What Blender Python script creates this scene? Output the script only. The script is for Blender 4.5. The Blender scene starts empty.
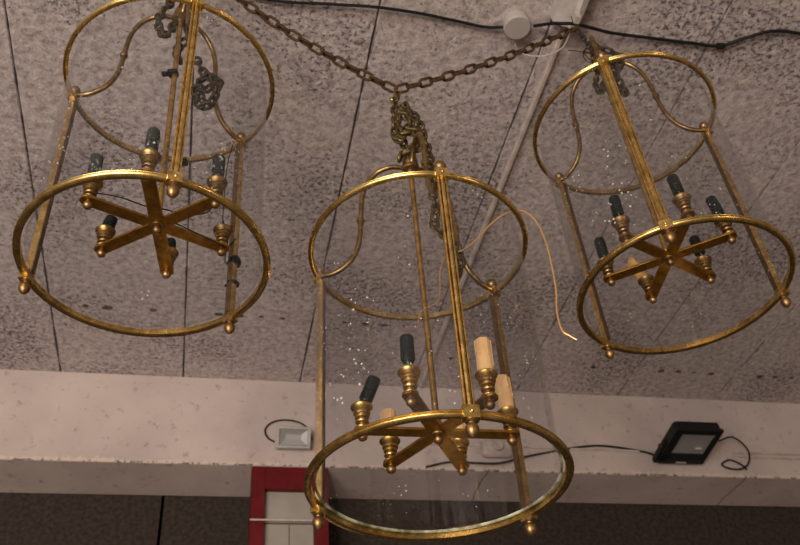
import bpy, math, random
from mathutils import Vector, Matrix
random.seed(7)
PI = math.pi
col = bpy.context.scene.collection
EYE = 1.6                                  # eye height above the floor
F_PX, PITCH, ROLL = 872.85, 0.699375, -0.095379
PSI = math.radians(14.4)                   # the beam and walls are turned this much from the view
PSIC = math.radians(15.2)                  # the ceiling slabs run at a slightly different angle
HC = EYE + 2.0                             # ceiling height
ZB = EYE + 1.617                           # underside of the concrete beam
VB = 3.029                                 # front face of the beam
VW = 3.300                                 # dark wall behind the beam

# ------------------------------------------------------------------ camera
Fw = Vector((0, math.cos(PITCH), math.sin(PITCH))); R0 = Vector((1, 0, 0)); U0 = R0.cross(Fw)
Rt = math.cos(ROLL)*R0 + math.sin(ROLL)*U0
Up = -math.sin(ROLL)*R0 + math.cos(ROLL)*U0
cd = bpy.data.cameras.new('camera'); co = bpy.data.objects.new('camera', cd); col.objects.link(co)
cd.sensor_width = 36; cd.lens = F_PX/800*36; cd.clip_start = .05
m = Matrix((Rt, Up, -Fw)).transposed().to_4x4(); m.translation = (0, 0, EYE); co.matrix_world = m
cd.dof.use_dof = True; cd.dof.focus_distance = 1.42; cd.dof.aperture_fstop = 9.0
bpy.context.scene.camera = co

def ray(x, y): return Fw + Rt*((x-400)/F_PX) - Up*((y-272.5)/F_PX)
def at(x, y, Y):                           # point seen at x, y whose world Y is Y
    d = ray(x, y); return d*(Y/d.y) + Vector((0, 0, EYE))
def on_ceiling(x, y, drop=0):
    d = ray(x, y); return d*((HC-drop-EYE)/d.z) + Vector((0, 0, EYE))
def W(u, v, z): c, s = math.cos(PSI), math.sin(PSI); return Vector((u*c - v*s, u*s + v*c, z))
NV = Vector((-math.sin(PSI), math.cos(PSI), 0)); NU = Vector((math.cos(PSI), math.sin(PSI), 0))
CV = Vector((-math.sin(PSIC), math.cos(PSIC), 0)); CU = Vector((math.cos(PSIC), math.sin(PSIC), 0))
def on_beam(x, y, off=0):
    d = ray(x, y); return d*((VB-off)/d.dot(NV)) + Vector((0, 0, EYE))

# ------------------------------------------------------------------ mesh builder
class MB:
    def __init__(s): s.v = []; s.f = []
    def add(s, vs, fs):
        o = len(s.v); s.v += [Vector(p) for p in vs]; s.f += [tuple(i+o for i in f) for f in fs]; return s
    def box(s, c, d, mat=None):
        vs = [Vector((x*d[0]/2, y*d[1]/2, z*d[2]/2)) for x in (-1, 1) for y in (-1, 1) for z in (-1, 1)]
        vs = [(mat @ p if mat else p) + Vector(c) for p in vs]
        return s.add(vs, [(0,1,3,2),(4,6,7,5),(0,4,5,1),(2,3,7,6),(0,2,6,4),(1,5,7,3)])
    def lathe(s, prof, n=24, o=(0,0,0), mat=None, closed=False, cap=True):
        vs = []; k = len(prof)
        for i in range(n):
            a = 2*PI*i/n
            for r, z in prof:
                p = Vector((r*math.cos(a), r*math.sin(a), z)); vs.append((mat @ p if mat else p) + Vector(o))
        fs = []
        for i in range(n):
            j = (i+1) % n
            for q in range(k if closed else k-1):
                w = (q+1) % k; fs.append((i*k+q, j*k+q, j*k+w, i*k+w))
        if cap and not closed:
            fs.append(tuple(i*k for i in range(n))[::-1]); fs.append(tuple(i*k+k-1 for i in range(n)))
        return s.add(vs, fs)
    def tube(s, pts, r, n=8, closed=False):
        pts = [Vector(p) for p in pts]; k = len(pts); vs = []; rad = r if hasattr(r, '__len__') else [r]*k
        nrm = None
        for i, p in enumerate(pts):
            if closed: t = pts[(i+1) % k] - pts[i-1]
            else: t = pts[min(i+1, k-1)] - pts[max(i-1, 0)]
            t.normalize()
            if nrm is None:
                nrm = t.orthogonal().normalized()
            nrm = (nrm - t*nrm.dot(t)).normalized(); b = t.cross(nrm)
            for j in range(n):
                a = 2*PI*j/n; vs.append(p + (nrm*math.cos(a) + b*math.sin(a))*rad[i])
        fs = []
        for i in range(k if closed else k-1):
            i2 = (i+1) % k
            for j in range(n): fs.append((i*n+j, i*n+(j+1) % n, i2*n+(j+1) % n, i2*n+j))
        if not closed: fs += [tuple(range(n))[::-1], tuple((k-1)*n+j for j in range(n))]
        return s.add(vs, fs)
    def sphere(s, c, r, n=16, sz=1):
        pr = [(max(r*math.sin(PI*i/(n//2)), 1e-5), -r*sz*math.cos(PI*i/(n//2))) for i in range(n//2+1)]
        return s.lathe(pr, n, c)
    def prism(s, poly, z0, z1, fr=None):    # poly in the xy plane pulled along z; fr = function to place a point
        k = len(poly); vs = [(x, y, z0) for x, y in poly] + [(x, y, z1) for x, y in poly]
        if fr: vs = [fr(Vector(p)) for p in vs]
        fs = [tuple(range(k))[::-1], tuple(range(k, 2*k))] + [(i, (i+1) % k, (i+1) % k+k, i+k) for i in range(k)]
        return s.add(vs, fs)
    def build(s, name, mat, parent=None, bevel=0, ang=35, loc=None):
        me = bpy.data.meshes.new(name); me.from_pydata(s.v, [], s.f); me.validate()
        import bmesh
        bm = bmesh.new(); bm.from_mesh(me); bmesh.ops.recalc_face_normals(bm, faces=bm.faces); bm.to_mesh(me); bm.free()
        me.shade_smooth(); me.set_sharp_from_angle(angle=math.radians(ang)); me.materials.append(mat)
        o = bpy.data.objects.new(name, me); col.objects.link(o)
        if parent: o.parent = parent
        if loc is not None: o.location = loc
        if bevel:
            b = o.modifiers.new('bevel', 'BEVEL'); b.width = bevel; b.segments = 2; b.limit_method = 'ANGLE'
        return o

def spline(pts, sub=8):
    P = [Vector(p) for p in pts]; P = [2*P[0]-P[1]] + P + [2*P[-1]-P[-2]]; out = []
    for i in range(1, len(P)-2):
        for k in range(sub):
            t = k/sub; a, b, c, d = P[i-1:i+3]
            out.append(.5*((2*b) + (c-a)*t + (2*a-5*b+4*c-d)*t*t + (3*b-a-3*c+d)*t**3))
    out.append(P[-2]); return out

def tag(o, label, cat=None, group=None):
    o['label'] = label
    if cat: o['category'] = cat
    if group: o['group'] = group
    return o
def empty(name, loc=(0,0,0), rot=(0,0,0)):
    o = bpy.data.objects.new(name, None); o.empty_display_size = .05; col.objects.link(o); o.location = loc; o.rotation_euler = rot; return o

# ------------------------------------------------------------------ materials
def mat(name):
    m = bpy.data.materials.new(name); m.use_nodes = True; nt = m.node_tree
    return m, nt, nt.nodes['Principled BSDF']
def N(nt, t, **k):
    n = nt.nodes.new(t)
    for a, b in k.items():
        if a in n.inputs: n.inputs[a].default_value = b
        else: setattr(n, a, b)
    return n
def ramp(nt, src, stops):
    r = N(nt, 'ShaderNodeValToRGB'); nt.links.new(src, r.inputs[0]); e = r.color_ramp.elements
    while len(e) < len(stops): e.new(.5)
    for i, (p, c) in enumerate(stops):
        e[i].position = p; e[i].color = (*c, 1) if len(c) == 3 else c
    return r
def mixc(nt, fac, a, b):
    x = N(nt, 'ShaderNodeMix', data_type='RGBA')
    for s, v in ((0, fac), (6, a), (7, b)):
        if hasattr(v, 'is_linked'): nt.links.new(v, x.inputs[s])
        else: x.inputs[s].default_value = v if not isinstance(v, tuple) or len(v) == 4 else (*v, 1)
    return x.outputs[2]
def simple(name, c, rough=.6, metal=0, noise=None, c2=None, scale=40, bump=0, spec=.5):
    m, nt, p = mat(name); p.inputs['Base Color'].default_value = (*c, 1); p.inputs['Roughness'].default_value = rough
    p.inputs['Metallic'].default_value = metal; p.inputs['Specular IOR Level'].default_value = spec
    if c2:
        tc = N(nt, 'ShaderNodeTexCoord'); n = N(nt, 'ShaderNodeTexNoise', Scale=scale, Detail=6.0); nt.links.new(tc.outputs['Object'], n.inputs['Vector'])
        r = ramp(nt, n.outputs[0], [(.38, c2), (.62, c)]); nt.links.new(r.outputs[0], p.inputs['Base Color'])
        if bump:
            b = N(nt, 'ShaderNodeBump', Strength=bump, Distance=.002); nt.links.new(n.outputs[0], b.inputs['Height']); nt.links.new(b.outputs[0], p.inputs['Normal'])
    return m
def brass(name, c, dark, r0=.22, r1=.5, lo=.35, hi=.62, scale=55):
    m, nt, p = mat(name); p.inputs['Metallic'].default_value = 1
    tc = N(nt, 'ShaderNodeTexCoord')
    n = N(nt, 'ShaderNodeTexNoise', Scale=scale, Detail=8.0, Roughness=.65); nt.links.new(tc.outputs['Object'], n.inputs['Vector'])
    n2 = N(nt, 'ShaderNodeTexNoise', Scale=scale*7, Detail=3.0); nt.links.new(tc.outputs['Object'], n2.inputs['Vector'])
    r = ramp(nt, n.outputs[0], [(lo, dark), (hi, c)])
    sp = ramp(nt, n2.outputs[0], [(.27, (.12,.07,.03)), (.36, (1,1,1))])
    x = N(nt, 'ShaderNodeMix', data_type='RGBA', blend_type='MULTIPLY'); x.inputs[0].default_value = .5
    nt.links.new(r.outputs[0], x.inputs[6]); nt.links.new(sp.outputs[0], x.inputs[7]); nt.links.new(x.outputs[2], p.inputs['Base Color'])
    q = N(nt, 'ShaderNodeMapRange'); q.inputs['To Min'].default_value = r1; q.inputs['To Max'].default_value = r0
    nt.links.new(n.outputs[0], q.inputs[0]); nt.links.new(q.outputs[0], p.inputs['Roughness'])
    b = N(nt, 'ShaderNodeBump', Strength=.1, Distance=.0005); nt.links.new(n2.outputs[0], b.inputs['Height']); nt.links.new(b.outputs[0], p.inputs['Normal'])
    return m
M = {}
M['brass'] = brass('polished_brass', (.90, .65, .25), (.44, .29, .08), .16, .40, .36, .62)
M['brass_rod'] = brass('worn_brass', (.66, .43, .14), (.28, .17, .05), .25, .5)
M['brass_arm'] = brass('dull_brass', (.50, .28, .06), (.27, .135, .028), .28, .55)
M['brass_scroll'] = brass('aged_brass', (.40, .26, .10), (.16, .10, .05), .3, .55)
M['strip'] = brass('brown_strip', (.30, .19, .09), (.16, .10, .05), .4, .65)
M['copper'] = brass('coppery_brass', (.40, .25, .11), (.22, .13, .055), .35, .55)
M['bronze'] = brass('tarnished_chain_brass', (.20, .14, .06), (.07, .062, .035), .45, .7)
M['rust'] = simple('rusty_iron', (.075, .042, .020), .85, 0, c2=(.035, .021, .012), scale=90, bump=.3, spec=.1)
M['dark_chain'] = simple('dark_bronze', (.055, .040, .025), .6, .2, c2=(.02, .017, .012), spec=.25, scale=90)
M['bakelite'] = simple('black_bakelite', (.009, .013, .012), .42, spec=.2)
M['crumbled'] = simple('bakelite_with_white_dust', (.5, .5, .45), .8, c2=(.02, .024, .022), scale=110)
M['crumbled'].node_tree.nodes['Color Ramp'].color_ramp.elements[0].position = .56
M['crumbled'].node_tree.nodes['Color Ramp'].color_ramp.elements[1].position = .70
M['candle'] = simple('cream_candle_card', (.88, .57, .27), .5, c2=(.78, .48, .21), scale=30)
M['candle_old'] = simple('yellowed_candle_card', (.62, .36, .13), .6, c2=(.42, .22, .07), scale=60)
M['steel'] = simple('zinc_contact', (.5, .48, .42), .4, .9)
M['copper_wire'] = simple('copper_wire', (.60, .36, .15), .4, .6)
M['cable_black'] = simple('black_cable', (.008, .008, .008), .55, spec=.2)
M['cable_white'] = simple('white_cable', (.42, .38, .34), .6)
M['white_plastic'] = simple('white_plastic', (.50, .46, .43), .5, c2=(.40, .36, .33), scale=25)
M['box_grey'] = simple('grey_plastic', (.38, .34, .32), .5)
M['pipe'] = simple('painted_conduit', (.56, .48, .44), .6, c2=(.40, .33, .30), scale=20)
M['flood_black'] = simple('black_cast_aluminium', (.010, .010, .010), .45, spec=.25)
M['reflector'] = simple('metal_reflector', (.42, .41, .40), .35, .35)
M['red'] = simple('red_paint', (.13, .007, .011), .55, c2=(.10, .005, .008), scale=15, spec=.2)
M['panel'] = simple('grey_white_panel', (.34, .31, .27), .6, c2=(.28, .25, .22), scale=6)
M['floor'] = simple('concrete_floor', (.42, .36, .30), .8, c2=(.32, .27, .22), scale=3)
M['side'] = simple('side_plaster', (.40, .35, .31), .85, c2=(.33, .28, .24), scale=3)

def ceiling_mat():
    m, nt, p = mat('speckled_concrete_slab'); p.inputs['Roughness'].default_value = .92; p.inputs['Specular IOR Level'].default_value = .2
    tc = N(nt, 'ShaderNodeTexCoord'); L = nt.links.new; O = tc.outputs['Object']
    big = N(nt, 'ShaderNodeTexNoise', Scale=2.2, Detail=4.0); L(O, big.inputs['Vector'])
    a = N(nt, 'ShaderNodeTexNoise', Scale=48.0, Detail=8.0, Roughness=.75); L(O, a.inputs['Vector'])
    b = N(nt, 'ShaderNodeTexNoise', Scale=75.0, Detail=7.0, Roughness=.76); L(O, b.inputs['Vector'])
    base = ramp(nt, a.outputs[0], [(.35, (.30, .25, .245)), (.51, (.54, .465, .455)), (.66, (.70, .62, .605))])
    # soot that sits in the pits: stronger in patches
    mr = N(nt, 'ShaderNodeMapRange'); L(big.outputs[0], mr.inputs[0]); mr.inputs[1].default_value = .40; mr.inputs[2].default_value = .62
    mr.inputs[3].default_value = .505; mr.inputs[4].default_value = .40
    sb = N(nt, 'ShaderNodeMath', operation='SUBTRACT'); L(mr.outputs[0], sb.inputs[0]); L(b.outputs[0], sb.inputs[1])
    sc = N(nt, 'ShaderNodeMath', operation='MULTIPLY', use_clamp=True); L(sb.outputs[0], sc.inputs[0]); sc.inputs[1].default_value = 14
    c1 = mixc(nt, sc.outputs[0], base.outputs[0], (.11, .095, .105))
    # row of dark drill marks across the slabs
    sx = N(nt, 'ShaderNodeSeparateXYZ'); L(O, sx.inputs[0])
    def Mx(op, x, y=None, z=None):
        n = N(nt, 'ShaderNodeMath', operation=op)
        for q, v in enumerate((x, y, z)):
            if v is None: continue
            if hasattr(v, 'is_linked'): L(v, n.inputs[q])
            else: n.inputs[q].default_value = v
        return n.outputs[0]
    U, V = sx.outputs[0], sx.outputs[1]
    wob = N(nt, 'ShaderNodeTexNoise', Scale=14.0, Detail=2.0); L(O, wob.inputs['Vector'])
    loc = Mx('FLOORED_MODULO', Mx('ADD', U, .582), .4672)         # place across one slab
    q1 = Mx('SUBTRACT', Mx('FLOORED_MODULO', Mx('SUBTRACT', loc, .0785), .0785), .0392)
    inr = Mx('MULTIPLY', Mx('GREATER_THAN', loc, .0785), Mx('LESS_THAN', loc, .3925))
    vv = Mx('ADD', 2.606, Mx('MULTIPLY', Mx('GREATER_THAN', U, .82), .192))
    q2 = Mx('SUBTRACT', V, Mx('ADD', vv, Mx('MULTIPLY', Mx('SUBTRACT', wob.outputs[0], .5), .03)))
    ds = Mx('ADD', Mx('POWER', Mx('ABSOLUTE', Mx('MULTIPLY', q1, .75)), 2), Mx('POWER', Mx('ABSOLUTE', q2), 2))
    rr_ = Mx('MULTIPLY', Mx('SUBTRACT', wob.outputs[0], .28), .036)
    hit = Mx('MULTIPLY', Mx('LESS_THAN', ds, Mx('POWER', rr_, 2)), inr)
    mm = N(nt, 'ShaderNodeMath', operation='MULTIPLY'); L(hit, mm.inputs[0]); mm.inputs[1].default_value = 1
    # grime along the slab joints
    edge = Mx('MINIMUM', loc, Mx('SUBTRACT', .4672, loc))
    gr = Mx('LESS_THAN', edge, Mx('MULTIPLY', Mx('SUBTRACT', wob.outputs[0], .36), .020))
    c1 = mixc(nt, Mx('MULTIPLY', gr, .65), c1, (.12, .10, .10))
    m2 = N(nt, 'ShaderNodeMath', operation='MULTIPLY'); L(mm.outputs[0], m2.inputs[0]); m2.inputs[1].default_value = .85
    c2 = mixc(nt, m2.outputs[0], c1, (.03, .027, .027))
    L(c2, p.inputs['Base Color'])
    bp = N(nt, 'ShaderNodeBump', Strength=1.0, Distance=.008); L(a.outputs[0], bp.inputs['Height']); L(bp.outputs[0], p.inputs['Normal'])
    return m
M['ceiling'] = ceiling_mat()

def beam_mat():
    m, nt, p = mat('painted_beam_plaster'); p.inputs['Roughness'].default_value = .8; p.inputs['Specular IOR Level'].default_value = .25
    tc = N(nt, 'ShaderNodeTexCoord'); L = nt.links.new; O = tc.outputs['Object']
    a = N(nt, 'ShaderNodeTexNoise', Scale=3.0, Detail=7.0, Roughness=.6); L(O, a.inputs['Vector'])
    base = ramp(nt, a.outputs[0], [(.3, (.46, .375, .345)), (.65, (.58, .48, .445))])
    s = N(nt, 'ShaderNodeTexNoise', Scale=26.0, Detail=6.0, Roughness=.75); L(O, s.inputs['Vector'])
    st = ramp(nt, s.outputs[0], [(.335, (.8,.8,.8)), (.42, (0,0,0))])
    c1 = mixc(nt, st.outputs[0], base.outputs[0], (.30, .23, .20))
    # chipped lower arris: flaked yellowish paint along the corner
    sx = N(nt, 'ShaderNodeSeparateXYZ'); L(O, sx.inputs[0])
    ch = N(nt, 'ShaderNodeTexNoise', Scale=45.0, Detail=5.0, Roughness=.7); L(O, ch.inputs['Vector'])
    h = N(nt, 'ShaderNodeMath', operation='MULTIPLY_ADD'); L(ch.outputs[0], h.inputs[0]); h.inputs[1].default_value = .07; h.inputs[2].default_value = ZB - .026
    lt = N(nt, 'ShaderNodeMath', operation='LESS_THAN'); L(sx.outputs[2], lt.inputs[0]); L(h.outputs[0], lt.inputs[1])
    fy = N(nt, 'ShaderNodeMath', operation='LESS_THAN'); L(sx.outputs[1], fy.inputs[0]); fy.inputs[1].default_value = VB + .006
    mm = N(nt, 'ShaderNodeMath', operation='MULTIPLY'); L(lt.outputs[0], mm.inputs[0]); L(fy.outputs[0], mm.inputs[1])
    c2 = mixc(nt, mm.outputs[0], c1, (.60, .49, .42))
    s2 = ramp(nt, ch.outputs[0], [(.44, (1,1,1)), (.47, (0,0,0))])
    m3 = N(nt, 'ShaderNodeMath', operation='MULTIPLY'); L(mm.outputs[0], m3.inputs[0]); L(s2.outputs[0], m3.inputs[1])
    c3 = mixc(nt, m3.outputs[0], c2, (.10, .07, .05))
    cw = N(nt, 'ShaderNodeTexNoise', Scale=5.0, Detail=5.0); L(O, cw.inputs['Vector'])
    for cu in (-1.045, 1.06, 2.2):            # shuttering cracks across the underside
        w1 = N(nt, 'ShaderNodeMath', operation='MULTIPLY_ADD'); L(cw.outputs[0], w1.inputs[0]); w1.inputs[1].default_value = .06; w1.inputs[2].default_value = cu - .03
        w2 = N(nt, 'ShaderNodeMath', operation='COMPARE'); L(sx.outputs[0], w2.inputs[0]); L(w1.outputs[0], w2.inputs[1]); w2.inputs[2].default_value = .0035
        w3 = N(nt, 'ShaderNodeMath', operation='LESS_THAN'); L(sx.outputs[2], w3.inputs[0]); w3.inputs[1].default_value = ZB + .002
        w4 = N(nt, 'ShaderNodeMath', operation='MULTIPLY'); L(w2.outputs[0], w4.inputs[0]); L(w3.outputs[0], w4.inputs[1])
        c3 = mixc(nt, w4.outputs[0], c3, (.22, .17, .15))
    L(c3, p.inputs['Base Color'])
    bp = N(nt, 'ShaderNodeBump', Strength=.4, Distance=.004); L(s.outputs[0], bp.inputs['Height']); L(bp.outputs[0], p.inputs['Normal'])
    return m
M['beam'] = beam_mat()
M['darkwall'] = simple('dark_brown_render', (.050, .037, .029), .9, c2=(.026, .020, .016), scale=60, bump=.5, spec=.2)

def glass_mat():
    m, nt, p = mat('clear_glass_with_dust'); L = nt.links.new
    out = nt.nodes['Material Output']; nt.nodes.remove(p)
    tr = N(nt, 'ShaderNodeBsdfTransparent'); tr.inputs[0].default_value = (.945, .948, .955, 1)
    gl = N(nt, 'ShaderNodeBsdfGlossy', Roughness=.015); gl.inputs[0].default_value = (1, 1, 1, 1)
    lw = N(nt, 'ShaderNodeLayerWeight')
    pw = N(nt, 'ShaderNodeMath', operation='POWER'); L(lw.outputs['Facing'], pw.inputs[0]); pw.inputs[1].default_value = 6.5
    ma = N(nt, 'ShaderNodeMath', operation='MULTIPLY_ADD'); L(pw.outputs[0], ma.inputs[0]); ma.inputs[1].default_value = .45; ma.inputs[2].default_value = .018
    mx = N(nt, 'ShaderNodeMixShader'); L(ma.outputs[0], mx.inputs[0]); L(tr.outputs[0], mx.inputs[1]); L(gl.outputs[0], mx.inputs[2])
    df = N(nt, 'ShaderNodeBsdfDiffuse'); df.inputs[0].default_value = (.75, .72, .66, 1)
    tc = N(nt, 'ShaderNodeTexCoord')
    vo = N(nt, 'ShaderNodeTexVoronoi', Scale=68.0, Randomness=1.0); L(tc.outputs['Object'], vo.inputs['Vector'])
    big = N(nt, 'ShaderNodeTexNoise', Scale=11.0, Detail=3.0); L(tc.outputs['Object'], big.inputs['Vector'])
    th = N(nt, 'ShaderNodeMapRange'); L(big.outputs[0], th.inputs[0]); th.inputs[1].default_value = .46; th.inputs[2].default_value = .68; th.inputs[3].default_value = .03; th.inputs[4].default_value = .145
    sp = N(nt, 'ShaderNodeMath', operation='LESS_THAN'); L(vo.outputs['Distance'], sp.inputs[0]); L(th.outputs[0], sp.inputs[1])
    # streaky film, long up and down the sheet
    mp = N(nt, 'ShaderNodeMapping'); mp.inputs['Scale'].default_value = (60, 60, 2.5); L(tc.outputs['Object'], mp.inputs[0])
    fn = N(nt, 'ShaderNodeTexNoise', Scale=1.0, Detail=4.0, Roughness=.6); L(mp.outputs[0], fn.inputs['Vector'])
    fr = ramp(nt, fn.outputs[0], [(.55, (.0008,)*3), (.80, (.022,)*3)])
    ad = N(nt, 'ShaderNodeMath', operation='MULTIPLY_ADD', use_clamp=True); L(sp.outputs[0], ad.inputs[0]); ad.inputs[1].default_value = .6; L(fr.outputs[0], ad.inputs[2])
    m2 = N(nt, 'ShaderNodeMixShader'); L(ad.outputs[0], m2.inputs[0]); L(mx.outputs[0], m2.inputs[1]); L(df.outputs[0], m2.inputs[2])
    L(m2.outputs[0], out.inputs[0]); return m
M['glass'] = glass_mat()
def edge_mat():
    m, nt, p = mat('cut_glass_edge'); p.inputs['Roughness'].default_value = .25
    tc = N(nt, 'ShaderNodeTexCoord'); n = N(nt, 'ShaderNodeTexNoise', Scale=28.0, Detail=5.0); nt.links.new(tc.outputs['Object'], n.inputs['Vector'])
    r = ramp(nt, n.outputs[0], [(.42, (.13, .12, .07)), (.62, (.52, .55, .42))]); nt.links.new(r.outputs[0], p.inputs['Base Color']); return m
M['glass_edge'] = edge_mat()

# ------------------------------------------------------------------ room
def struct(o): o['kind'] = 'structure'; return o
ROT = (0, 0, PSI); ROTC = (0, 0, PSIC)
def room(mb, name, mt, bevel=0): o = mb.build(name, mt, bevel=bevel); o.rotation_euler = ROT; return struct(o)

mb = MB(); mb.box((0, 0, -.05), (10, 8.6, .1)); room(mb, 'floor', M['floor'])
mb = MB(); joints = [-.582 + .4672*k for k in range(-9, 11)]
for k in range(len(joints)-1):
    a, b = joints[k]+.0017, joints[k+1]-.0017
    mb.prism([(a, HC+.003), (a+.003, HC), (b-.003, HC), (b, HC+.003), (b, HC+.06), (a, HC+.06)], -4.2, VW+.9, lambda p: Vector((p.x, p.z, p.y)))
for k, j in enumerate(joints):              # mortar squeezed into the joints on the right
    if 1.0 < j < 2.0: mb.box((j, -.1, HC+.012), (.0036, 8.2, .022))
ceil_o = room(mb, 'ceiling', M['ceiling']); ceil_o.rotation_euler = ROTC
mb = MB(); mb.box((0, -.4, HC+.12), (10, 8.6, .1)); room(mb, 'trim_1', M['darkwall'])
mb = MB(); mb.box((0, (VB+VW)/2, (ZB+HC)/2+.0), (10, VW-VB, HC-ZB+.004)); bm_ = room(mb, 'trim_2', M['beam'], bevel=.006)
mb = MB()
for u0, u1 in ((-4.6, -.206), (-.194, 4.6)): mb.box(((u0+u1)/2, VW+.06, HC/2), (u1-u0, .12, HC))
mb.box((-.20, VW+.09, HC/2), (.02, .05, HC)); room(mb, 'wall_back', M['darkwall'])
mb = MB(); mb.box((-4.65, 0, HC/2), (.1, 8.4, HC)); room(mb, 'wall_left', M['side'])
mb = MB(); mb.box((4.65, 0, HC/2), (.1, 8.4, HC)); room(mb, 'wall_right', M['side'])

# conduit along the slabs
mb = MB(); z = HC-.008
mb.prism([(.850, z-.004), (.854, z-.008), (.862, z-.008), (.866, z-.004), (.866, HC-.0005), (.850, HC-.0005)], 1.16, VB-.03, lambda p: Vector((p.x, p.z, p.y)))
o = mb.build('cable_conduit', M['pipe']); o.rotation_euler = ROTC
tag(o, 'thin flat painted conduit running along a ceiling slab joint to the beam', 'conduit')

# white batten that carries the chain hook
HK = at(575, 27, 1.345)
hu, hv = HK.dot(CU), HK.dot(CV)
e = empty('ceiling_batten', (0, 0, 0), ROTC)
tag(e, 'white ridged batten on the ceiling whose end holds the right chain hook', 'batten')
mb = MB(); mb.prism([(hu-.040, HC-.001), (hu-.034, HC-.036), (hu-.022, HC-.046), (hu+.004, HC-.050), (hu+.012, HC-.062), (hu+.028, HC-.058), (hu+.034, HC-.001)], hv-1.0, hv+.035, lambda p: Vector((p.x, p.z, p.y)))
mb.build('batten_body', M['white_plastic'], e)
mb = MB(); mb.box((hu+.006, hv-.012, HC-.075), (.014, .02, .026)); mb.build('hook_plate', M['pipe'], e)

# ceiling junction box
jb = on_ceiling(515.5, 21)
e = empty('junction_box', (jb.x, jb.y, HC)); tag(e, 'round white junction box on the ceiling beside the black cable', 'junction box')
MB().lathe([(.035, -.0005), (.0355, -.022), (.0355, -.0225)], 32).build('box_body', M['box_grey'], e)
MB().lathe([(.0365, -.0225), (.0365, -.030), (.034, -.034), (.001, -.0345)], 32).build('box_cover', M['box_grey'], e)

def cable(name, pts, r, mt, label, cat='cable', n=8, parent=None, sub=8):
    o = MB().tube(spline(pts, sub), r, n).build(name, mt, parent)
    if label: tag(o, label, cat)
    return o
cp = [on_ceiling(x, y, d) for x, y, d in ((180, -34, .02), (262, -2, .012), (330, 4, .015), (375, 7, .02), (418, 13, .014), (452, 20, .012), (485, 27, .012), (507, 27, .02))]
cable('ceiling_cable', cp, .0042, M['cable_black'], 'black cable along the ceiling on the left of the round junction box')
cp = [on_ceiling(x, y, d) for x, y, d in ((534, 26, .02), (551, 23.5, .045), (560, 23.5, .078), (575, 24, .084), (592, 28, .078), (612, 33, .03), (650, 38, .014), (690, 43, .012), (720, 46, .012), (745, 38, .012), (775, 31, .012), (812, 36, .012), (850, 46, .012))]
o = cable('ceiling_cable', cp, .0046, M['cable_black'], 'black cable along the ceiling right of the round junction box, with a tied joint')
MB().tube([on_ceiling(717, 46, .012), on_ceiling(724, 46, .012)], .009, 8).build('tape_joint', M['cable_black'], o)
cp = [on_ceiling(x, y, d) for x, y, d in ((515, 45, .03), (520, 52, .03), (532, 56, .04), (548, 55, .05), (562, 48, .06), (568, 38, .06), (570, 30, .06))]
cable('loop_cable', cp, .0022, M['cable_white'], 'thin pale cable looping between the junction box and the batten end')

# ------------------------------------------------------------------ chains
def link_mesh(L, Wd, r, name, mt, n=7):
    a = (L-Wd)/2; R = Wd/2 - r; pts = []
    for i in range(9): t = -PI/2 + PI*i/8; pts.append((a + R*math.cos(t), R*math.sin(t), 0))
    for i in range(9): t = PI/2 + PI*i/8; pts.append((-a + R*math.cos(t), R*math.sin(t), 0))
    mb = MB().tube(pts, r, n, closed=True)
    o = mb.build(name, mt); me = o.data; bpy.data.objects.remove(o); return me
def chain(name, path, L, Wd, r, mt, label, group=None, jitter=0, cat='chain', maxn=100):
    path = spline(path, 24)
    me = link_mesh(L, Wd, r, 'link', mt); pitch = L - 2.1*r*1.25
    root = empty(name, path[0]); tag(root, label, cat, group)
    # walk along the path
    d = [0]
    for i in range(1, len(path)): d.append(d[-1] + (path[i]-path[i-1]).length)
    n = max(1, min(round(d[-1]/pitch), maxn)); pitch = d[-1]/n
    def pos(s):
        for i in range(1, len(d)):
            if d[i] >= s:
                t = (s-d[i-1])/max(d[i]-d[i-1], 1e-9); return path[i-1].lerp(path[i], t)
        return path[-1]
    side = Vector((0, 0, 1))
    for k in range(n):
        p = pos(k*pitch); q = pos((k+1)*pitch); t = (q-p).normalized()
        if abs(t.dot(side)) > .95: side = Vector((1, 0, 0))
        b = (side - t*side.dot(t)).normalized(); side = b; c = t.cross(b)
        ang = (PI/2 if k % 2 else 0) + random.uniform(-jitter, jitter) + .5
        y = b*math.cos(ang) + c*math.sin(ang); zz = t.cross(y)
        o = bpy.data.objects.new('link', me); col.objects.link(o); o.parent = root
        mm = Matrix((t, y, zz)).transposed().to_4x4(); mm.translation = (p+q)/2 - Vector(root.location)
        o.matrix_local = mm
    return root

LANT = [dict(n='mid', p=(.0286, 1.2351, .6121), yaw=.2438, t=(-.0047, .0190), zs=.0820, ys=.2100, off=(.0053, -.0049), lift=.002),
        dict(n='left', p=(-.4210, 1.0768, .9809), yaw=.4895, t=(-.0003, -.0045), zs=.0849, ys=.6561, off=(.0101, .0049), lift=.004),
        dict(n='right', p=(.5375, 1.3331, 1.0082), yaw=-.3401, t=(-.0005, -.0077), zs=.0834, ys=-.3958, off=(-.0034, .0049), lift=.006)]
H, RR, RA = .4732, .2, .1207
HUB = .238
def lmat(d):
    cx, sx, cy, sy = math.cos(d['t'][0]), math.sin(d['t'][0]), math.cos(d['t'][1]), math.sin(d['t'][1])
    m = Matrix(((1,0,0),(0,cx,-sx),(0,sx,cx))) @ Matrix(((cy,0,sy),(0,1,0),(-sy,0,cy)))
    m = m.to_4x4(); m.translation = Vector(d['p']) + Vector((0, 0, EYE)); return m
hubs = [lmat(d) @ Vector((0, 0, H+HUB+.02)) for d in LANT]

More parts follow.
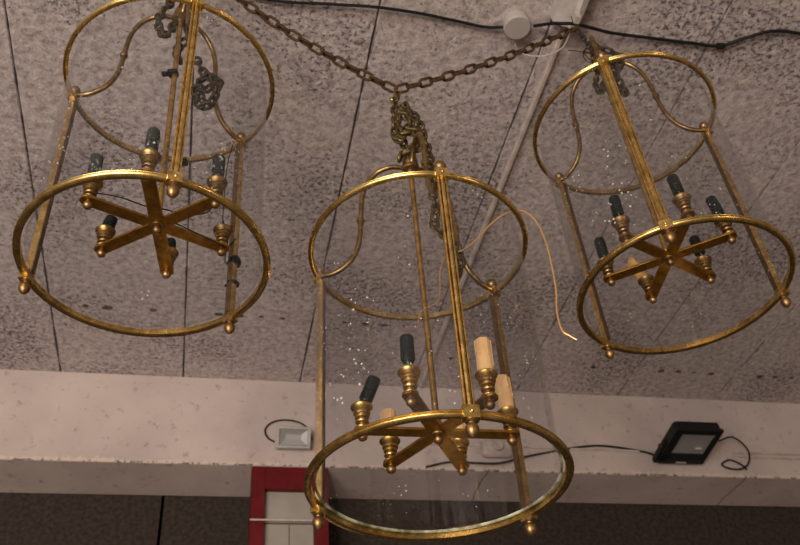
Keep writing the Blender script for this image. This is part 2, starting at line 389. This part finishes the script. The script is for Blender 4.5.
MIDHOOK = at(396, 90, 1.243)
LHOOK = Vector((hubs[1].x-.005, hubs[1].y+.01, HC-.06))
def sag(a, b, s, n=6): return [a.lerp(b, i/n) + Vector((0, 0, -4*s*(i/n)*(1-i/n))) for i in range(n+1)]
chain('suspension_chain', sag(LHOOK, MIDHOOK, .034), .042, .0240, .0036, M['rust'], 'rusty iron chain sloping down from the upper left to the central hook', 'rusty suspension chain runs')
chain('suspension_chain', sag(HK + Vector((0, 0, -.006)), MIDHOOK, .018), .042, .0240, .0036, M['rust'], 'rusty iron chain sloping up from the central hook to the white batten', 'rusty suspension chain runs')
def hook_obj(p, label, s=1):
    pts = [p + Vector((.012*s*math.cos(t), 0, .012*s*math.sin(t))) for t in [math.radians(a) for a in range(-200, 70, 18)]] + [p + Vector((0, 0, .03*s)), p + Vector((0, 0, .065*s))]
    o = MB().tube(pts, .003*s, 8).build('ceiling_hook', M['rust']); return tag(o, label, 'hook')
hook_obj(LHOOK, 'iron ceiling hook holding the left lantern above the frame')
hook_obj(HK, 'iron hook under the end of the white batten holding the right lantern', .7)
# S hook under the chain V
c = MIDHOOK + Vector((.002, 0, -.004)); pts = []
for a in range(-60, 200, 20): t = math.radians(a); pts.append(c + Vector((.008*math.cos(t), 0, .008*math.sin(t)-.006)))
for a in range(20, -200, -20): t = math.radians(a); pts.append(c + Vector((-.016+.008*math.cos(t)+.006, 0, .008*math.sin(t)-.022)))
tag(MB().tube(spline(pts, 3), .0021, 8).build('s_hook', M['brass_rod']), 'small brass S hook hanging from the V of the rusty chain', 'hook')

hm = hubs[0]
cl, cw, cr = .030, .0200, .0036
CH = 'tarnished brass chain tangles over the lanterns'
chain('lantern_chain', [MIDHOOK+Vector((0,0,-.022)), at(394,108,1.24), at(396,122,1.235), at(401,135,1.235), at(405,148,1.24), hm+Vector((0,0,.004))], cl, cw, cr, M['bronze'], 'tarnished brass chain carrying the central lantern from the S hook', CH, .3)
chain('lantern_chain', [at(404,104,1.235), at(411,118,1.23), at(405,130,1.22), at(399,142,1.22), at(394,128,1.225), at(401,114,1.225), at(413,124,1.225), at(420,136,1.22), at(416,150,1.22), at(424,146,1.215)], cl, cw, cr, M['bronze'], 'loops of tarnished chain bunched above the hub of the central lantern', CH, .9)
chain('lantern_chain', [at(400,106,1.245), at(410,110,1.245), at(420,124,1.24), at(425,140,1.235), at(430,158,1.225), at(431,178,1.215), at(433,196,1.205), at(436,212,1.20), at(434,226,1.20), at(447,236,1.19), at(457,247,1.19), at(461,262,1.185), at(458,276,1.185)], cl, cw, cr, M['bronze'], 'loose end of tarnished chain dangling down inside the central lantern', CH, .6)
chain('lantern_chain', [at(399,112,1.225), at(397,126,1.22), at(404,134,1.215), at(413,130,1.215), at(417,140,1.215), at(411,150,1.215), at(403,152,1.22), at(399,160,1.22)], cl, cw, cr, M['bronze'], 'short tarnished chain loop resting on the hub of the central lantern', CH, .9)
# left lantern
hl, hr = hubs[1], hubs[2]
chain('lantern_chain', [LHOOK+Vector((0,0,-.02)), LHOOK.lerp(hl, .5), hl+Vector((0,0,.004))], cl, cw, cr, M['dark_chain'], 'dark chain carrying the left lantern, at the top of the frame', CH, .3)
chain('lantern_chain', [at(176,-2,1.08), at(166,8,1.07), at(158,20,1.06), at(163,36,1.06), at(171,30,1.07), at(177,18,1.08), at(186,22,1.09), at(188,38,1.09), at(176,50,1.09), at(181,62,1.09)], cl*1.05, cw*1.05, cr*1.0, M['dark_chain'], 'dark chain loop hanging just under the hub of the left lantern', CH, .8)
chain('lantern_chain', [at(196,58,1.12), at(203,72,1.12), at(212,80,1.12), at(206,92,1.12), at(197,86,1.12), at(196,100,1.12), at(206,108,1.12), at(214,98,1.12), at(220,84,1.12), at(212,76,1.13), at(200,80,1.13), at(199,94,1.13), at(209,104,1.13)], cl*1.05, cw*1.05, cr*1.0, M['dark_chain'], 'knotted dark chain bundle hanging near the right scroll of the left lantern', CH, 1.2)
# right lantern
chain('lantern_chain', [HK+Vector((0,0,-.012)), at(583,38,1.343), hr+Vector((0,0,.004))], .024, .015, .0022, M['dark_chain'], 'short dark chain carrying the right lantern from the batten hook', CH, .3)
chain('lantern_chain', [at(590,42,1.33), at(600,48,1.33), at(612,52,1.335), at(622,60,1.34), at(617,72,1.345), at(621,86,1.35), at(628,94,1.35), at(618,90,1.35), at(613,78,1.35), at(614,66,1.35), at(606,58,1.35)], cl*1.05, cw*1.05, cr*1.0, M['dark_chain'], 'dark chain bundle drooping behind the front post of the right lantern', CH, 1.0)
chain('lantern_chain', [at(604,66,1.35), at(597,76,1.345), at(596,88,1.34), at(602,92,1.34), at(603,82,1.345)], cl*.8, cw*.85, cr, M['dark_chain'], 'small coil of dark chain left of the front post of the right lantern', CH, 1.0)
# wire coil at the right hub
pts = []
for i in range(60):
    t = i/59*2*PI*2.6; c = at(589, 55, 1.325); pts.append(c + Vector((.013*math.cos(t)*(1+.15*math.sin(i*.4)), .006*math.sin(t*1.3), .021*math.sin(t))))
pts = [at(568, 50.5, 1.31), at(576, 51, 1.315)] + pts
cable('coiled_wire', pts, .0013, M['dark_chain'], 'dark wire coiled beside the hub of the right lantern', 'wire', 6, sub=2)
cable('dangling_wire', [at(602,94,1.34), at(601,104,1.34), at(606,112,1.34), at(614,117,1.34), at(624,128,1.34)], .0011, M['copper_wire'], 'thin wire end curling under the chain coil of the right lantern', 'wire', 6)

# ------------------------------------------------------------------ lanterns
RING = [(.1945,-.0046),(.1990,-.0056),(.2030,-.0054),(.2058,-.0042),(.2068,-.0022),(.2058,-.0008),(.2018,-.0001),(.2018,.0009),(.2048,.0016),(.2058,.0030),(.2046,.0048),(.2018,.0058),(.1985,.0060),(.1945,.0050)]
def ring_mesh(z, thin=0): return MB().lathe([(max(r, .1945+thin), zz+z) for r, zz in RING], 160, closed=True)
def polar(a, r, t, z): return Vector((r*math.cos(a) - t*math.sin(a), r*math.sin(a) + t*math.cos(a), z))
POST = [(x-.0025, y) for x, y in [(.1955,-.0065),(.1955,.0065),(.2035,.0080),(.2060,.0080),(.2066,.0062),(.2056,.0050),(.2022,.0044),(.2022,.0038),(.2076,.0030),(.2088,0),(.2076,-.0030),(.2022,-.0038),(.2022,-.0044),(.2056,-.0050),(.2066,-.0062),(.2060,-.0080),(.2035,-.0080)]]
SCR = [(.010,.232),(.022,.244),(.045,.254),(.072,.250),(.095,.228),(.107,.195),(.111,.160),(.113,.125),(.115,.090),(.121,.055),(.137,.026),(.160,.010),(.182,.006),(.199,.010)]
CUP = [(.0001,.002),(.0120,.002),(.0128,.0035),(.0120,.005),(.0072,.006),(.0062,.009),(.0064,.0115),(.0102,.013),(.0112,.0150),(.0102,.017),(.0078,.0180),(.0078,.0200),(.0112,.0215),(.0118,.0245),(.0108,.0265),(.0132,.0280),(.0140,.0310),(.0132,.0335),(.0128,.0350),(.0145,.0370),(.0176,.0400),(.0182,.0425),(.0172,.0440),(.0142,.0435),(.0138,.039),(.0001,.038)]

def lantern(d, name_label, arms, bright):
    root = empty('hanging_lantern'); root.matrix_world = lmat(d); tag(root, name_label, 'lantern', 'three cylindrical brass lanterns')
    ring_mesh(0).build('bottom_ring', M['brass'], root, ang=50); ring_mesh(H, .0028).build('top_ring', M['brass'], root, ang=50)
    g = MB().lathe([(.1882,.0075),(.1908,.0075),(.1908,H-.002),(.1882,H-.002)], 128, closed=True).build('glass_cylinder', M['glass'], root)
    MB().lathe([(.1880,.0035),(.1911,.0035),(.1911,.0075),(.1880,.0075)], 128, closed=True).build('glass_edge', M['glass_edge'] if bright else M['glass'], g)
    for k in range(3):
        a = -PI/2 + d['yaw'] + (0, -2*PI/3, 2*PI/3)[k]
        def fr(p): return polar(a, p.x, p.y, p.z)
        post = MB().prism(POST, .004, H-.004, fr).build('post', M['brass'], root, ang=25)
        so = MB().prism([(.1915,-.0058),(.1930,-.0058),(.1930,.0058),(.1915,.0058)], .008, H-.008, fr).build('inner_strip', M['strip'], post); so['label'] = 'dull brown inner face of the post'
        for z, nm in ((0, 'corner_block'), (H, 'corner_block')):
            mb = MB(); mb.prism([(.194,-.0120),(.2085,-.0120),(.2100,-.0110),(.2100,.0110),(.2085,.0120),(.194,.0120)], z-.010, z+.010, fr)
            s = polar(a, .2105, 0, z); mb.sphere(s, .0032, 10)
            mb.build(nm, M['brass'], post)
        def at0(z): return polar(a, .2005, 0, z)
        MB().lathe([(.0001,-.0095),(.0085,-.0095),(.0088,-.012),(.0055,-.0135),(.0052,-.0155),(.0085,-.0180),(.0100,-.0225),(.0092,-.0280),(.0062,-.0330),(.0022,-.0365),(.0001,-.0370)], 18, at0(0)).build('finial', M['copper'], post)
        MB().lathe([(.0001,.0095),(.0060,.0095),(.0058,.0115),(.0045,.0125),(.0080,.0145),(.0108,.0195),(.0108,.0235),(.0085,.0290),(.0050,.0320),(.0001,.0328)], 18, at0(H)).build('ball', M['copper'], post)
        sc = spline([polar(a, r, 0, H+z) for r, z in SCR], 6)
        s = MB().tube(sc, .0053, 12).build('scroll_arm', M['brass_scroll'], root)
        c = polar(a, .113, 0, H+.125)
        MB().lathe([(.0001,-.011),(.0055,-.011),(.0062,-.008),(.0050,-.005),(.0078,-.003),(.0085,0),(.0078,.003),(.0050,.005),(.0062,.008),(.0055,.011),(.0001,.011)], 14, c).build('bead', M['brass_scroll'], s)
    hb = MB().lathe([(.0001,.215),(.0075,.215),(.0085,.222),(.0170,.225),(.0185,.229),(.0185,.234),(.0150,.238),(.0165,.242),(.0160,.254),(.0110,.259),(.0060,.262),(.0001,.263)], 24, (0,0,H)).build('hub', M['brass_scroll'], root)
    pts = [Vector((.013*math.cos(t), 0, H+.272+.012*math.sin(t))) for t in [2*PI*i/20 for i in range(20)]]
    MB().tube(pts, .0024, 8, closed=True).build('hanging_loop', M['brass_rod'], hb)
    zs = d['zs'] + d['lift']
    MB().tube([(d['off'][0],d['off'][1],zs+.006), (0,0,H+.216)], .0056, 14).build('central_rod', M['brass_rod'], root)
    MB().lathe([(.0001,-.020),(.0035,-.0195),(.0070,-.0165),(.0082,-.0125),(.0075,-.0085),(.0060,-.007),(.0120,-.006),(.0125,-.0035),(.0001,-.0035)], 18, (d['off'][0],d['off'][1],zs)).build('center_nut', M['copper'], root)
    MB().lathe([(.0001,.0025),(.021,.0025),(.022,.0045),(.014,.007),(.010,.016),(.0075,.018),(.0075,.026),(.0001,.026)], 20, (d['off'][0],d['off'][1],zs)).build('rod_collar', M['brass_rod'], root)
    OF = Vector((d['off'][0], d['off'][1], 0))
    for k in range(6):
        a = -PI/2 + d['ys'] + (k-.5)*PI/3
        def fr(p): return polar(a, p.x, p.y, p.z) + OF
        kind, tilt, tdir, lab = arms[k]
        dz = .0009*(k % 3)
        arm = MB().prism([(0,-.0118),(RA+.007,-.0118),(RA+.0135,-.006),(RA+.0135,.006),(RA+.007,.0118),(0,.0118)], zs-.0028+dz*.3, zs+.0016+dz*.3, fr).build('arm', M['brass_arm'], root, bevel=.0005)
        c = polar(a, RA, 0, zs) + OF
        MB().lathe([(.0001,-.0185),(.0035,-.0180),(.0070,-.0152),(.0083,-.0110),(.0072,-.0068),(.0050,-.0050),(.0050,-.0028),(.0001,-.0028)], 16, c).build('nut', M['copper'], arm)
        cup = MB().lathe(CUP, 24, c).build('candle_cup', M['brass_scroll'] if not bright else M['brass_rod'], arm)
        tm = Matrix.Rotation(tilt, 3, Vector((math.cos(tdir), math.sin(tdir), 0)))
        top = c + Vector((0, 0, .0385))
        if kind.startswith('candle'):
            h = {'candle': .068, 'candle_mid': .071, 'candle_short': .061, 'candle_stub': .064, 'candle_broken': .060}[kind]
            mt = M['candle_old'] if kind == 'candle_broken' else M['candle']
            mb = MB(); n = 28; prof = [(.0122, 0), (.0132, .004), (.0130, h*.5), (.0128, h-.003), (.0118, h), (.0092, h+.0004), (.0090, h-.012), (.0001, h-.013)]
            mb.lathe(prof, n, top, tm)
            rnd = random.Random(k*5+3)
            for i in range(6):                 # wax drips down the sleeve
                t = i*PI/3 + rnd.uniform(-.3, .3); ln = rnd.uniform(.25, .75)*h
                p = [top + tm @ Vector((.0130*math.cos(t), .0130*math.sin(t), z)) for z in (h-.001, h-.004, h-ln*.7, h-ln)]
                mb.tube(spline(p, 3), [.0011]*9 + [.0017], 6)
            if kind == 'candle_broken':
                mb.v = [v + (Vector((0,0,.006*math.sin(9*math.atan2(v.y-top.y, v.x-top.x)))) if (v-top).length > h-.012 else Vector()) for v in mb.v]
            o = mb.build('candle_sleeve', mt, arm); 
            if lab: o['label'] = lab
        elif kind.startswith('socket'):
            mb = MB(); base = .021
            n = 20; h0, h1 = base, base + .046
            if kind == 'socket_low': h0, h1 = .004, .034
            if kind == 'socket_lean': h0, h1 = .014, .058
            mb.lathe([(.0001,h0),(.0085,h0),(.0095,h0+.003),(.0095,h0+.017),(.0112,h0+.019),(.0112,h1-.004),(.0104,h1),(.0078,h1),(.0076,h1-.018),(.0001,h1-.018)], n, top, tm)
            for i in range(8):
                t = 2*PI*i/8; c2 = tm @ Vector((.0098*math.cos(t), .0098*math.sin(t), h0+.010)) + top
                mb.box(c2, (.0030, .0030, .014), tm @ Matrix.Rotation(t, 3, 'Z'))
            o = mb.build('bulb_socket', M['crumbled'] if 'dusty' in kind else M['bakelite'], arm)
            if lab: o['label'] = lab
            mb = MB()
            for t in (0.4, 2.2, 4.4):
                mb.tube([top + Vector((.005*math.cos(t), .005*math.sin(t), -.001)), top + tm @ Vector((.0065*math.cos(t+.5), .0065*math.sin(t+.5), h0*.5)), top + tm @ Vector((.0045*math.cos(t), .0045*math.sin(t), h0+.001))], .0014, 6)
            if kind == 'socket_dusty': mb.lathe([(.0001, 0), (.0062, 0), (.0058, h0+.001), (.0001, h0+.001)], 12, top, tm)
            mb.build('contact_strips', M['steel'], arm)
        elif kind == 'empty':
            mb = MB()
            mb.tube(spline([top, top+Vector((.002,0,.012)), top+Vector((-.001,.002,.03))], 4), .0013, 6)
            mb.tube(spline([top, top+Vector((.008,0,.010)), top+Vector((.016,.002,.014))], 4), .0013, 6)
            mb.build('bare_wire', M['cable_black'], arm)
    return root

S = 'black bakelite bulb socket left bare, without its candle sleeve'
mid = lantern(LANT[0], 'large brass and glass lantern hanging lowest in the centre, with four cream candle sleeves', [
    ('socket', .05, 0, S), ('candle', .02, 1, 'tall cream candle sleeve with wax drips'), ('candle_mid', -.03, 1, 'tall cream candle sleeve with wax drips'),
    ('candle_stub', 0, 0, 'cream candle sleeve standing behind the bottom ring'), ('candle_short', .03, 0, 'cream candle sleeve standing behind the bottom ring'), ('socket_lean', .42, math.radians(75), 'black bakelite bulb socket leaning over')], True)
left = lantern(LANT[1], 'brass and glass lantern hanging on the left, all candle sleeves gone and wires loose', [
    ('socket_dusty', 0, 0, 'black bulb socket crusted with white dust'), ('socket_dusty', .0, 0, 'black bulb socket crusted with white dust'), ('empty', 0, 0, None),
    ('socket_low', 0, 0, None), ('socket_low', .3, 1.2, 'black bulb socket leaning over'), ('socket_dusty', .04, 0, 'black bulb socket crusted with white dust')], False)
right = lantern(LANT[2], 'brass and glass lantern hanging on the right, with black sockets and one broken yellowed sleeve', [
    ('socket', .04, 1, S), ('socket', .06, 3, S), ('socket', -.08, 1, S), ('socket', .0, 2, S),
    ('candle_broken', -.34, PI/2, 'broken yellowed candle sleeve'), ('socket', .03, 2, S)], False)

# ------------------------------------------------------------------ wires of the lanterns
def lp(i, r, ang, z): return lmat(LANT[i]) @ polar(ang, r, 0, z)
cable('copper_wire', [at(577,340,1.13), at(570,336,1.13), at(562,330,1.13), at(557,312,1.13), at(556,290,1.13), at(551,262,1.13), at(545,240,1.135), at(537,223,1.14), at(528,214,1.145), at(519,210.5,1.15), at(505,214,1.16), at(490,225,1.17), at(476,240,1.175), at(463,250,1.18), at(455,252,1.185)], .0017, M['copper_wire'], 'stiff copper wire curving out over the top ring of the central lantern', 'wire')
tp = lmat(LANT[0]) @ (Vector((*LANT[0]['off'], 0)) + polar(-PI/2 + LANT[0]['ys'] - PI/6, RA, 0, LANT[0]['zs'] + .002 + .036 + .068))
cable('thin_copper_wire', [at(456,249,1.19), at(444,258,1.19), at(440,272,1.185), at(440,292,1.18), at(436,303,1.17), at(424,309,1.165), at(419,318,1.16), at(417,328,1.15), tp + Vector((.001, 0, .012)), tp + Vector((0, 0, -.006))], .0010, M['copper_wire'], 'thin copper wire dropping into the upright black socket of the central lantern', 'wire', 6)
# brown wire threaded through the left hub of the middle lantern is absent; left lantern wiring:
li = 1; zs = LANT[1]['zs'] + .004
def la(k, r, z): return Vector((.0101, .0049, 0)) + lp(1, r, -PI/2 + LANT[1]['ys'] + (k-.5)*PI/3, z)
w = cable('loose_wire', [la(5,.115,zs+.022), la(5.3,.08,zs+.008), la(5.6,.04,zs+.010), la(0.5,.03,zs+.012), la(1.2,.05,zs+.010), la(1.3,.09,zs+.014), la(1.05,.112,zs+.03)], .0013, M['cable_black'], 'thin black wire lying over the arms of the left lantern', 'wire', 6)
cable('loose_wire', [la(1.6,.02,zs+.012), la(1.7,.06,zs-.004), la(1.8,.10,zs-.012), la(2.0,.13,zs+.004), la(2.05,.150,zs+.04)], .0013, M['cable_black'], 'thin black wire sagging below the right arm of the left lantern', 'wire', 6)
a2 = -PI/2 + LANT[1]['yaw'] + 2*PI/3
cable('loose_wire', [lp(1,.183,a2+.03,H+.004-.02), lp(1,.181,a2+.08,H-.07), lp(1,.180,a2+.09,H-.16), lp(1,.178,a2+.07,H-.25), lp(1,.180,a2+.02,.165), lp(1,.180,a2+.01,.12)], .0011, M['cable_black'], 'thin wire hanging down behind the right post of the left lantern', 'wire', 6)
def tape(i, r, a, z, h, w, label):
    mb = MB(); c = lp(i, r, a, z); mb.tube([c-Vector((0,0,h/2)), c-Vector((0,0,h*.2)), c+Vector((0,0,h*.2)), c+Vector((0,0,h/2))], [w*.9, w*1.1, w, w*.85], 8)
    mb.tube([c, c + Vector((-.014, -.004, -.006))], .0028, 6)
    tag(mb.build('cable_tie', M['cable_black']), label, 'tape')
tape(1, .2022, a2, .135, .018, .0125, 'black tape wound on the right post of the left lantern, upper one')
tape(1, .2022, a2, .080, .007, .0120, 'black tie around the right post of the left lantern, lower one')
for px, py, yy, lab in ((184, 162, 1.255, 'small black clip on the far top ring of the left lantern'),):
    c = at(px, py, yy); tag(MB().box(c, (.014, .016, .012)).build('cable_clip', M['cable_black'], bevel=.001), lab, 'clip')
rod = lmat(LANT[1]) @ Vector((0, 0, H+.04))
o = MB().box(rod, (.020, .018, .008)).box(rod + Vector((-.016, 0, 0)), (.014, .010, .006)).build('cable_clip', M['cable_black'], bevel=.001)
tag(o, 'black clip clamped on the central rod of the left lantern', 'clip')

# ------------------------------------------------------------------ beam fittings
def frame_on(name, label, cat, u, v, z, tilt):
    root = empty(name, W(u, v, z), (tilt, 0, PSI)); return tag(root, label, cat)
# large floodlight: its glass looks down and slightly out, hinged from a bracket on the beam face
P0 = on_beam(679, 462, .025)
u0, z0 = P0.dot(NU), P0.z
FR = frame_on('floodlight', 'large black floodlight tilted down from the beam on the right', 'floodlight', u0, VB-.025-.108, z0+.030, math.radians(-8))
w2, d2, hh = .103, .110, .018
mb = MB(); sec = [(-w2,-d2+.012),(-w2+.012,-d2),(w2-.012,-d2),(w2,-d2+.012),(w2,d2-.008),(w2-.008,d2),(-w2+.008,d2),(-w2,d2-.008)]
mb.prism(sec, -hh+.006, hh+.004)
for i in range(9): mb.box((-.068+i*.017, 0, hh+.010), (.004, .16, .020))
mb.build('housing', M['flood_black'], FR, bevel=.002)
mb = MB(); gw, gd = w2-.020, d2-.022
for bx in (((0, -d2+.012, -hh), (2*w2, .028, .016)), ((0, d2-.030, -hh), (2*w2, .060, .016)), ((-w2+.017, 0, -hh), (.034, 2*d2-.03, .016)), ((w2-.008, 0, -hh), (.016, 2*d2-.03, .016))): mb.box(*bx)
bz = mb.build('bezel', M['flood_black'], FR, bevel=.002)
MB().box((0, d2-.010, -hh-.009), (.045, .008, .002)).build('rating_plate', M['white_plastic'], bz)
mb = MB(); n = 10      # curved reflector tray
vs = []; fs = []
for i in range(n+1):
    x = -gw + 2*gw*i/n; zc = -hh+.003 + .0*x
    for y, z in ((-gd, -hh-.003), (-gd*.5, -hh+.0035), (gd*.5, -hh+.0035), (gd, -hh-.003)): vs.append((x, y, z))
for i in range(n):
    for j in range(3): fs.append((i*4+j, i*4+4+j, i*4+5+j, i*4+1+j))
mb.add(vs, fs); mb.build('reflector', M['reflector'], FR)
MB().tube([(.030, .01, -hh-.003), (.055, .01, -hh-.003)], .005, 10).build('bulb', M['white_plastic'], FR)
mb = MB()
mb.box((-w2-.004, .060, .0), (.004, .13, .022)); mb.box((w2+.004, .060, .0), (.004, .13, .022)); mb.box((0, d2+.012, .0), (2*w2+.012, .004, .022))
mb.build('bracket', M['flood_black'], FR)
MB().lathe([(.0001,-.002),(.012,-.002),(.012,.010),(.0001,.010)], 12, (-w2-.012, .03, .0), Matrix.Rotation(PI/2, 3, 'Y')).build('knob', M['rust'], FR)
# cables
cp = [on_beam(x, y, o_) for x, y, o_ in ((426,467,.006), (450,462,.012), (475,463,.02), (500,463,.03), (524,457,.02), (550,452,.008), (580,447,.006), (605,446,.006), (640,451,.006), (654,455,.012), (664,458,.03))]
cable('wall_cable', cp, .0045, M['cable_black'], 'black cable on the beam running to the left of the black floodlight')
cp = [on_beam(x, y, o_) for x, y, o_ in ((719,441,.09), (731,437,.07), (742,443,.05), (749,453,.04), (748,464,.03), (740,469,.02), (728,468,.015), (722,464,.012), (730,460,.010), (742,465,.010), (747,470,.008))]
cable('looped_cable', cp, .0038, M['cable_black'], 'black cable curling in a loop right of the black floodlight')
for k, (ya, yb, lab) in enumerate(((452.5, 455, 'upper thin pale pipe along the beam right of the floodlight'), (456.5, 459.5, 'lower thin pale pipe along the beam right of the floodlight'))):
    pts = [on_beam(733, ya, .006), on_beam(815, yb, .006)]
    tag(MB().tube(pts, .0042, 8).build('thin_pipe', M['pipe']), lab, 'pipe')
pts = [on_beam(430, 444, .006), on_beam(520, 447, .006), on_beam(655, 451.5, .006)]
tag(MB().tube(pts, .0042, 8).build('thin_pipe', M['pipe']), 'thin pale pipe along the beam left of the black floodlight', 'pipe')
# round beam lamp seen through the glass
P1 = on_beam(495, 452)
e = frame_on('beam_box', 'rounded dusty junction box on the beam seen through the central lantern glass', 'junction box', P1.dot(NU), VB-.002, P1.z, 0)
MB().box((0, -.022, 0), (.13, .04, .075)).build('box_body', M['pipe'], e, bevel=.018)
MB().lathe([(.022,0),(.022,.012),(.018,.016),(.0001,.016)], 20, (.0, -.042, 0), Matrix.Rotation(PI/2, 3, 'X')).build('box_lid', M['pipe'], e)

# small white floodlight on the left
P2 = on_beam(292, 445)
FS = frame_on('floodlight', 'small white floodlight on the beam above the red-framed panel', 'floodlight', P2.dot(NU), VB-.055, P2.z+.004, math.radians(-55))
mb = MB()
for bx in (((0,-.036,-.012),(.130,.010,.016)), ((0,.036,-.012),(.130,.010,.016)), ((-.060,0,-.012),(.010,.066,.016)), ((.060,0,-.012),(.010,.066,.016))): mb.box(*bx)
mb.build('bezel', M['white_plastic'], FS, bevel=.002)
MB().prism([(-.060,-.036),(.060,-.036),(.060,.036),(-.060,.036)], -.002, .032, lambda p: Vector((p.x*(1-.25*(p.z > .01)), p.y*(1-.25*(p.z > .01)), p.z))).build('housing', M['white_plastic'], FS, bevel=.003)
mb = MB(); mb.add([(-.054,-.030,-.013),(.054,-.030,-.013),(.054,.030,-.013),(-.054,.030,-.013),(-.030,-.010,-.0035),(.030,-.010,-.0035),(.030,.010,-.0035),(-.030,.010,-.0035)], [(0,1,5,4),(1,2,6,5),(2,3,7,6),(3,0,4,7),(4,5,6,7)])
mb.build('reflector', M['reflector'], FS, ang=10)
mb = MB(); mb.box((0, .034, .034), (.10, .010, .030)); mb.box((-.066, .022, .010), (.004, .05, .014)); mb.box((.066, .022, .010), (.004, .05, .014)); mb.box((0, .046, .014), (.136, .004, .014)); mb.build('bracket', M['white_plastic'], FS)
cp = [on_beam(x, y, o_) for x, y, o_ in ((277,443,.03), (268,438,.012), (265,430,.008), (271,423,.008), (283,420,.008), (298,422,.008), (308,429,.008), (312,440,.010))]
cable('looped_cable', cp, .0032, M['cable_black'], 'dark cable arching over the small white floodlight')

# red framed panel below the beam
def on_v(x, y, v): d = ray(x, y); return d*(v/d.dot(NV)) + Vector((0, 0, EYE))
pl, pr = on_v(251, 490, VB+.006).dot(NU), on_v(328, 490, VB+.006).dot(NU)
fz = ZB - .003
e = empty('framed_panel', W((pl+pr)/2, VB+.036, 0), ROT); tag(e, 'tall grey-white panel in a dark red frame standing under the beam', 'panel')
w = (pr-pl); sw = .052
for sx in (-1, 1): MB().box((sx*(w/2-sw/2), 0, fz/2), (sw, .06, fz)).build('stile', M['red'], e, bevel=.002)
MB().box((0, 0, fz-.045), (w-2*sw, .056, .09)).build('top_rail', M['red'], e)
mb = MB(); zr = on_v(285, 520.5, VB+.006).z
mb.box((0, .01, (fz-.09+zr)/2+.003), (w-2*sw, .02, fz-.09-zr-.004)); mb.box((-.022, .01, zr/2), (.0+w/2-sw+.018, .02, zr-.004))
mb.v = mb.v[:8]; mb.f = mb.f[:6]
xm = on_v(290, 530, VB+.006).dot(NU) - (pl+pr)/2
mb.box(((-w/2+sw+xm)/2, .01, zr/2), (xm+w/2-sw-.003, .02, zr-.004)); mb.box(((w/2-sw+xm)/2, .01, zr/2), (w/2-sw-xm-.003, .02, zr-.004))
mb.box((0, .022, fz/2), (w-2*sw, .004, fz-.02))
mb.build('board', M['panel'], e)
MB().tube([(-w/2-.0, -.034, zr), (w/2-.02, -.034, zr)], .0035, 8).build('cross_rod', M['pipe'], e)

# ------------------------------------------------------------------ light
def area(name, loc, target, size, power, color, sy=None):
    l = bpy.data.lights.new(name, 'AREA'); l.energy = power; l.color = color; l.size = size
    if sy: l.shape = 'RECTANGLE'; l.size_y = sy
    o = bpy.data.objects.new(name, l); col.objects.link(o); o.location = loc
    o.rotation_euler = (Vector(target)-Vector(loc)).to_track_quat('-Z', 'Y').to_euler(); return o
area('daylight_opening', W(-2.4, -2.9, 1.0), W(-.5, 1.6, 3.1), 2.8, 262, (1.0, .93, .86), 2.6)
area('added_warm_highlight', W(-1.0, -1.6, 1.5), W(-.1, 1.4, 2.7), .2, 24, (1.0, .74, .48))  # unseen warm light added to give the brass its highlights
area('added_warm_highlight', W(1.6, -.6, 2.0), W(.5, 1.6, 2.6), .25, 4, (1.0, .68, .40))  # second, weaker added light for brass highlights, from the right
w_ = bpy.data.worlds.new('world'); bpy.context.scene.world = w_; w_.use_nodes = True
w_.node_tree.nodes['Background'].inputs[0].default_value = (.85, .78, .72, 1); w_.node_tree.nodes['Background'].inputs[1].default_value = .14
sc_ = bpy.context.scene
sc_.view_settings.view_transform = 'Standard'; sc_.view_settings.look = 'None'; sc_.view_settings.gamma = 1; sc_.view_settings.exposure = .1
sc_.cycles.transparent_max_bounces = 24
